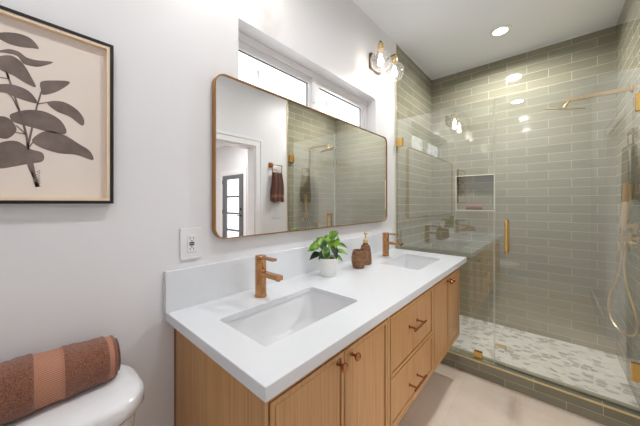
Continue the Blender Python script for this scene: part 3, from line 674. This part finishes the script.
# ------------------------------------------------------------------ rolled towel on the tank lid
def noise1(x): return math.sin(x*37.1)*.5+math.sin(x*71.7+1.3)*.3+math.sin(x*13.3+.4)*.6
def roll(name, x0, x1, cy_, z0, ry, rz, bands, label, detail=1, edges=.0):
    """a terry towel rolled along X; a spiral end shows at +X"""
    bm = nb(); nx, na = int(110*detail), int(72*detail); rings = []; rs = random.Random(5)
    def inb(x): return any(a <= x <= b_ for a, b_ in bands)
    for i in range(nx+1):
        x = x0+(x1-x0)*i/nx; sc_ = 1+.035*noise1(x*1.1)
        if inb(x): sc_ *= .955
        e = min(1, (x1-x)/.014, (x-x0)/.014); sc_ *= .93+.07*math.sqrt(max(e, 0))
        ring = []
        for k in range(na):
            a = 2*PI*k/na; c_, s2 = math.cos(a), math.sin(a)
            rr = sc_*(1+(0 if inb(x) else rs.uniform(-.02, .02)))
            tp = 1+.27*(x1-x)/(x1-x0); rr *= tp
            yy = math.copysign(abs(c_)**.9, c_)*ry*rr; zz = math.copysign(abs(s2)**.88, s2)*rz*rr
            z = z0+rz*.96*tp+zz; z = max(z, z0+.0006)
            ring.append((x, cy_+yy+.004*math.sin(x*9), z))
        rings.append(ring)
    R = loft(bm, rings)
    bm.faces.ensure_lookup_table()
    for f in bm.faces:
        cx = f.calc_center_median().x
        f.material_index = 1 if inb(cx) else 0
    o = obj(name, bm, [M['terry'], M['twill']], angle=80)
    return o
rt = roll('rolled_towel', -.235, .183, -.092, tz, .060, .0585, [(.018, .072), (.163, .176)], '')
tag(rt, 'brown rolled bath towel with ribbed border bands on the toilet tank lid', 'towel')
# inner turns of the roll, standing a little proud at the open end
bm = nb()
spi = []
for k in range(90):
    a = k*.21; r = .048-.00042*k
    spi.append((r*math.cos(a+.6), r*math.sin(a+.6)))
prev = None
for y, z in spi:
    cur = (bm.verts.new((.176, -.092+y, tz+.056+z)), bm.verts.new((.190, -.092+y, tz+.056+z)))
    if prev: bm.faces.new((prev[0], prev[1], cur[1], cur[0]))
    prev = cur
o = obj('towel_spiral', bm, M['terryd'], rt, recalc=False); s_ = o.modifiers.new('thick', 'SOLIDIFY'); s_.thickness = .005; s_.offset = 0

# rolled towel in the niche (turned so that it lies along the wall)
bm = nb(); rings = []; rs = random.Random(9)
for i in range(33):
    y = -.52+.155*i/32; e = min(1, i/2, (32-i)/2); rr = (.9+.1*e)
    rings.append([(XB+.045+.033*rr*math.cos(a)*(1+rs.uniform(-.02, .02)), y, max(NZ0+.0006, NZ0+.031+.0315*rr*math.sin(a))) for a in [2*PI*k/24 for k in range(24)]])
loft(bm, rings); o = obj('rolled_washcloth', bm, terry('mauve_brown_terry', (104, 70, 62), (140, 102, 92), 500), angle=80)
tag(o, 'small mauve brown rolled cloth lying in the tiled shower niche', 'towel')

# ------------------------------------------------------------------ things on the counter
# potted pothos
px, py = 1.128, -.140; z0 = CT+.0006
t = thing('potted_plant', 'small green trailing plant in a white pot between the two sinks', 'plant', (px, py, z0))
bm = nb(); lathe(bm, [(0, 0), (.040, 0), (.044, .004), (.052, .045), (.058, .096), (.0585, .101), (.055, .101), (.054, .094), (.050, .088), (0, .088)], (px, py, z0), 40); obj('pot', bm, M['potw'], t, angle=50)
bm = nb(); lathe(bm, [(0, .0), (.0505, 0), (.045, .005), (0, .006)], (px, py, z0+.088), 24); obj('soil', bm, M['soil'], t)
bl, bd, bs = nb(), nb(), nb()
RV = Vector((math.sin(YAW), -math.cos(YAW), 0)); FV = Vector((math.cos(YAW), math.sin(YAW), 0)); UZ = Vector((0, 0, 1))
def leaf(bm, base, tip, wd_, droop, up):
    ax = tip-base; L = ax.length; ax.normalize(); side = ax.cross(up).normalized(); nrm = side.cross(ax).normalized()
    prof = [(0, .12), (.06, .52), (.16, .86), (.30, 1.0), (.45, .95), (.62, .74), (.78, .46), (.9, .2), (1, .02)]
    rows = []
    for s, h in prof:
        c = base+ax*(L*s)-UZ*(droop*s*s)+nrm*(.10*L*math.sin(s*PI))
        rows.append([bm.verts.new(c+side*(wd_*h*u)+nrm*(abs(u)*wd_*.28*h)-(ax*.10*L if (s == 0 and abs(u) == 1) else Vector())) for u in (-1, -.55, 0, .55, 1)])
    for a, b_ in zip(rows, rows[1:]):
        for j in range(4): bm.faces.new((a[j], a[j+1], b_[j+1], b_[j]))
k = .0057
pc = Vector((px, py, z0+.090))
# (shaded, stem-end right/up/toward, tip right/up/toward, width) in rough plant pixels
LV = [(0, -9, 13, 3, -20, 9, 5, 5.5), (1, -8, 6, 2, -18, 1, 5, 4.5), (0, -6, 20, 0, -3, 8, 6, 5), (0, 3, 23, 0, -6, 14, 4, 4.6), (0, 2, 19, 4, 10, 28, 5, 4.6),
      (0, 1, 22, -2, 4, 10, 4, 5), (0, -3, 13, 5, -1, -2, 8, 4.6), (0, 9, 15, 2, 19, 12, 3, 2.6), (0, 8, 9, 3, 19, 6, 5, 2.8), (1, 4, 14, 3, 8, 2, 7, 4),
      (0, 7, 4, 4, 14, 0, 7, 2.6), (0, -10, 20, -3, -5, 12, 3, 4), (1, -2, 9, 5, -9, 2, 8, 4), (0, 6, 22, -5, 12, 18, -12, 4), (0, -4, 18, -6, -12, 15, -13, 4.5),
      (1, 2, 12, -5, 6, 4, -14, 4.5), (0, 2, 22, 0, 9, 29, 3, 3.6), (0, 10, 20, 0, 7, 11, 5, 3.4), (0, -9, 15, 1, -15, 18, 2, 3)]
for dk, a1, b1, c1, a2, b2, c2, wd_ in LV:
    base = pc+RV*a1*k+UZ*(b1*k)-FV*c1*k; tip = pc+RV*a2*k+UZ*b2*k-FV*c2*k
    up = (UZ*.75-FV*.75+RV*random.uniform(-.3, .3)).normalized()
    leaf(bd if dk else bl, base, tip, wd_*k*.86, .006, up)
    root = pc+RV*random.uniform(-2.5, 2.5)*k+FV*random.uniform(-2, 2)*k+UZ*.003
    tube(bs, smooth([root, (root+base)/2+UZ*.010, base], 4), .0012, 6)
o = obj('leaves', bl, M['leaf'], t, recalc=False); o2 = obj('leaves', bd, M['shadeleaf'], t, recalc=False)
obj('stems', bs, M['stem'], t)

# tumbler
cx, cy_ = 1.387, -.172; z0 = CT+.0006
t = thing('tumbler', 'ribbed amber brown tumbler on the counter in front of the soap bottle', 'cup', (cx, cy_, z0))
bm = nb(); pr2 = []
for i in range(25):
    h = .108*i/24; r = .034+.0105*math.sin(min(1, h/.108)*PI*.92+.12)+.0012*math.sin(h*2*PI/.011)
    pr2.append((r, h))
lathe(bm, [(0, 0)]+pr2+[(pr2[-1][0]-.003, .108), (pr2[-1][0]-.004, .10), (.030, .02), (0, .015)], (cx, cy_, z0), 36); obj('cup_body', bm, M['amber'], t, angle=60)
bm = nb(); r_ = pr2[-1][0]; lathe(bm, [(r_+.0005, .100), (r_+.001, .108), (r_+.0005, .1095), (r_-.0035, .1095), (r_-.0035, .100)], (cx, cy_, z0), 36, cap0=False, cap1=False); obj('rim', bm, M['copper'], t)
# soap bottle
cx, cy_ = 1.502, -.152
t = thing('soap_dispenser', 'ribbed brown soap bottle with a gold pump behind the tumbler', 'soap dispenser', (cx, cy_, z0))
bm = nb(); lathe(bm, [(0, 0), (.036, 0), (.040, .004)]+[(.0405-.011*(i/21)**2.2+.0011*math.sin(i*1.6), .008+.0052*i) for i in range(22)]+[(.022, .126), (.016, .133), (.0145, .140), (0, .140)], (cx, cy_, z0), 36); obj('bottle', bm, M['amber'], t, angle=60)
bm = nb(); lathe(bm, [(.016, .1402), (.0165, .156), (.0145, .161), (.005, .163), (.0045, .194), (0, .194)], (cx, cy_, z0), 24)
tube(bm, smooth([(cx, cy_, z0+.201), (cx+.010, cy_-.010, z0+.202), (cx+.021, cy_-.021, z0+.199), (cx+.024, cy_-.024, z0+.193)], 4), .0035, 10); lathe(bm, [(0, .193), (.011, .193), (.0115, .207), (.010, .21), (0, .21)], (cx, cy_, z0), 20)
obj('pump', bm, M['gold'], t)
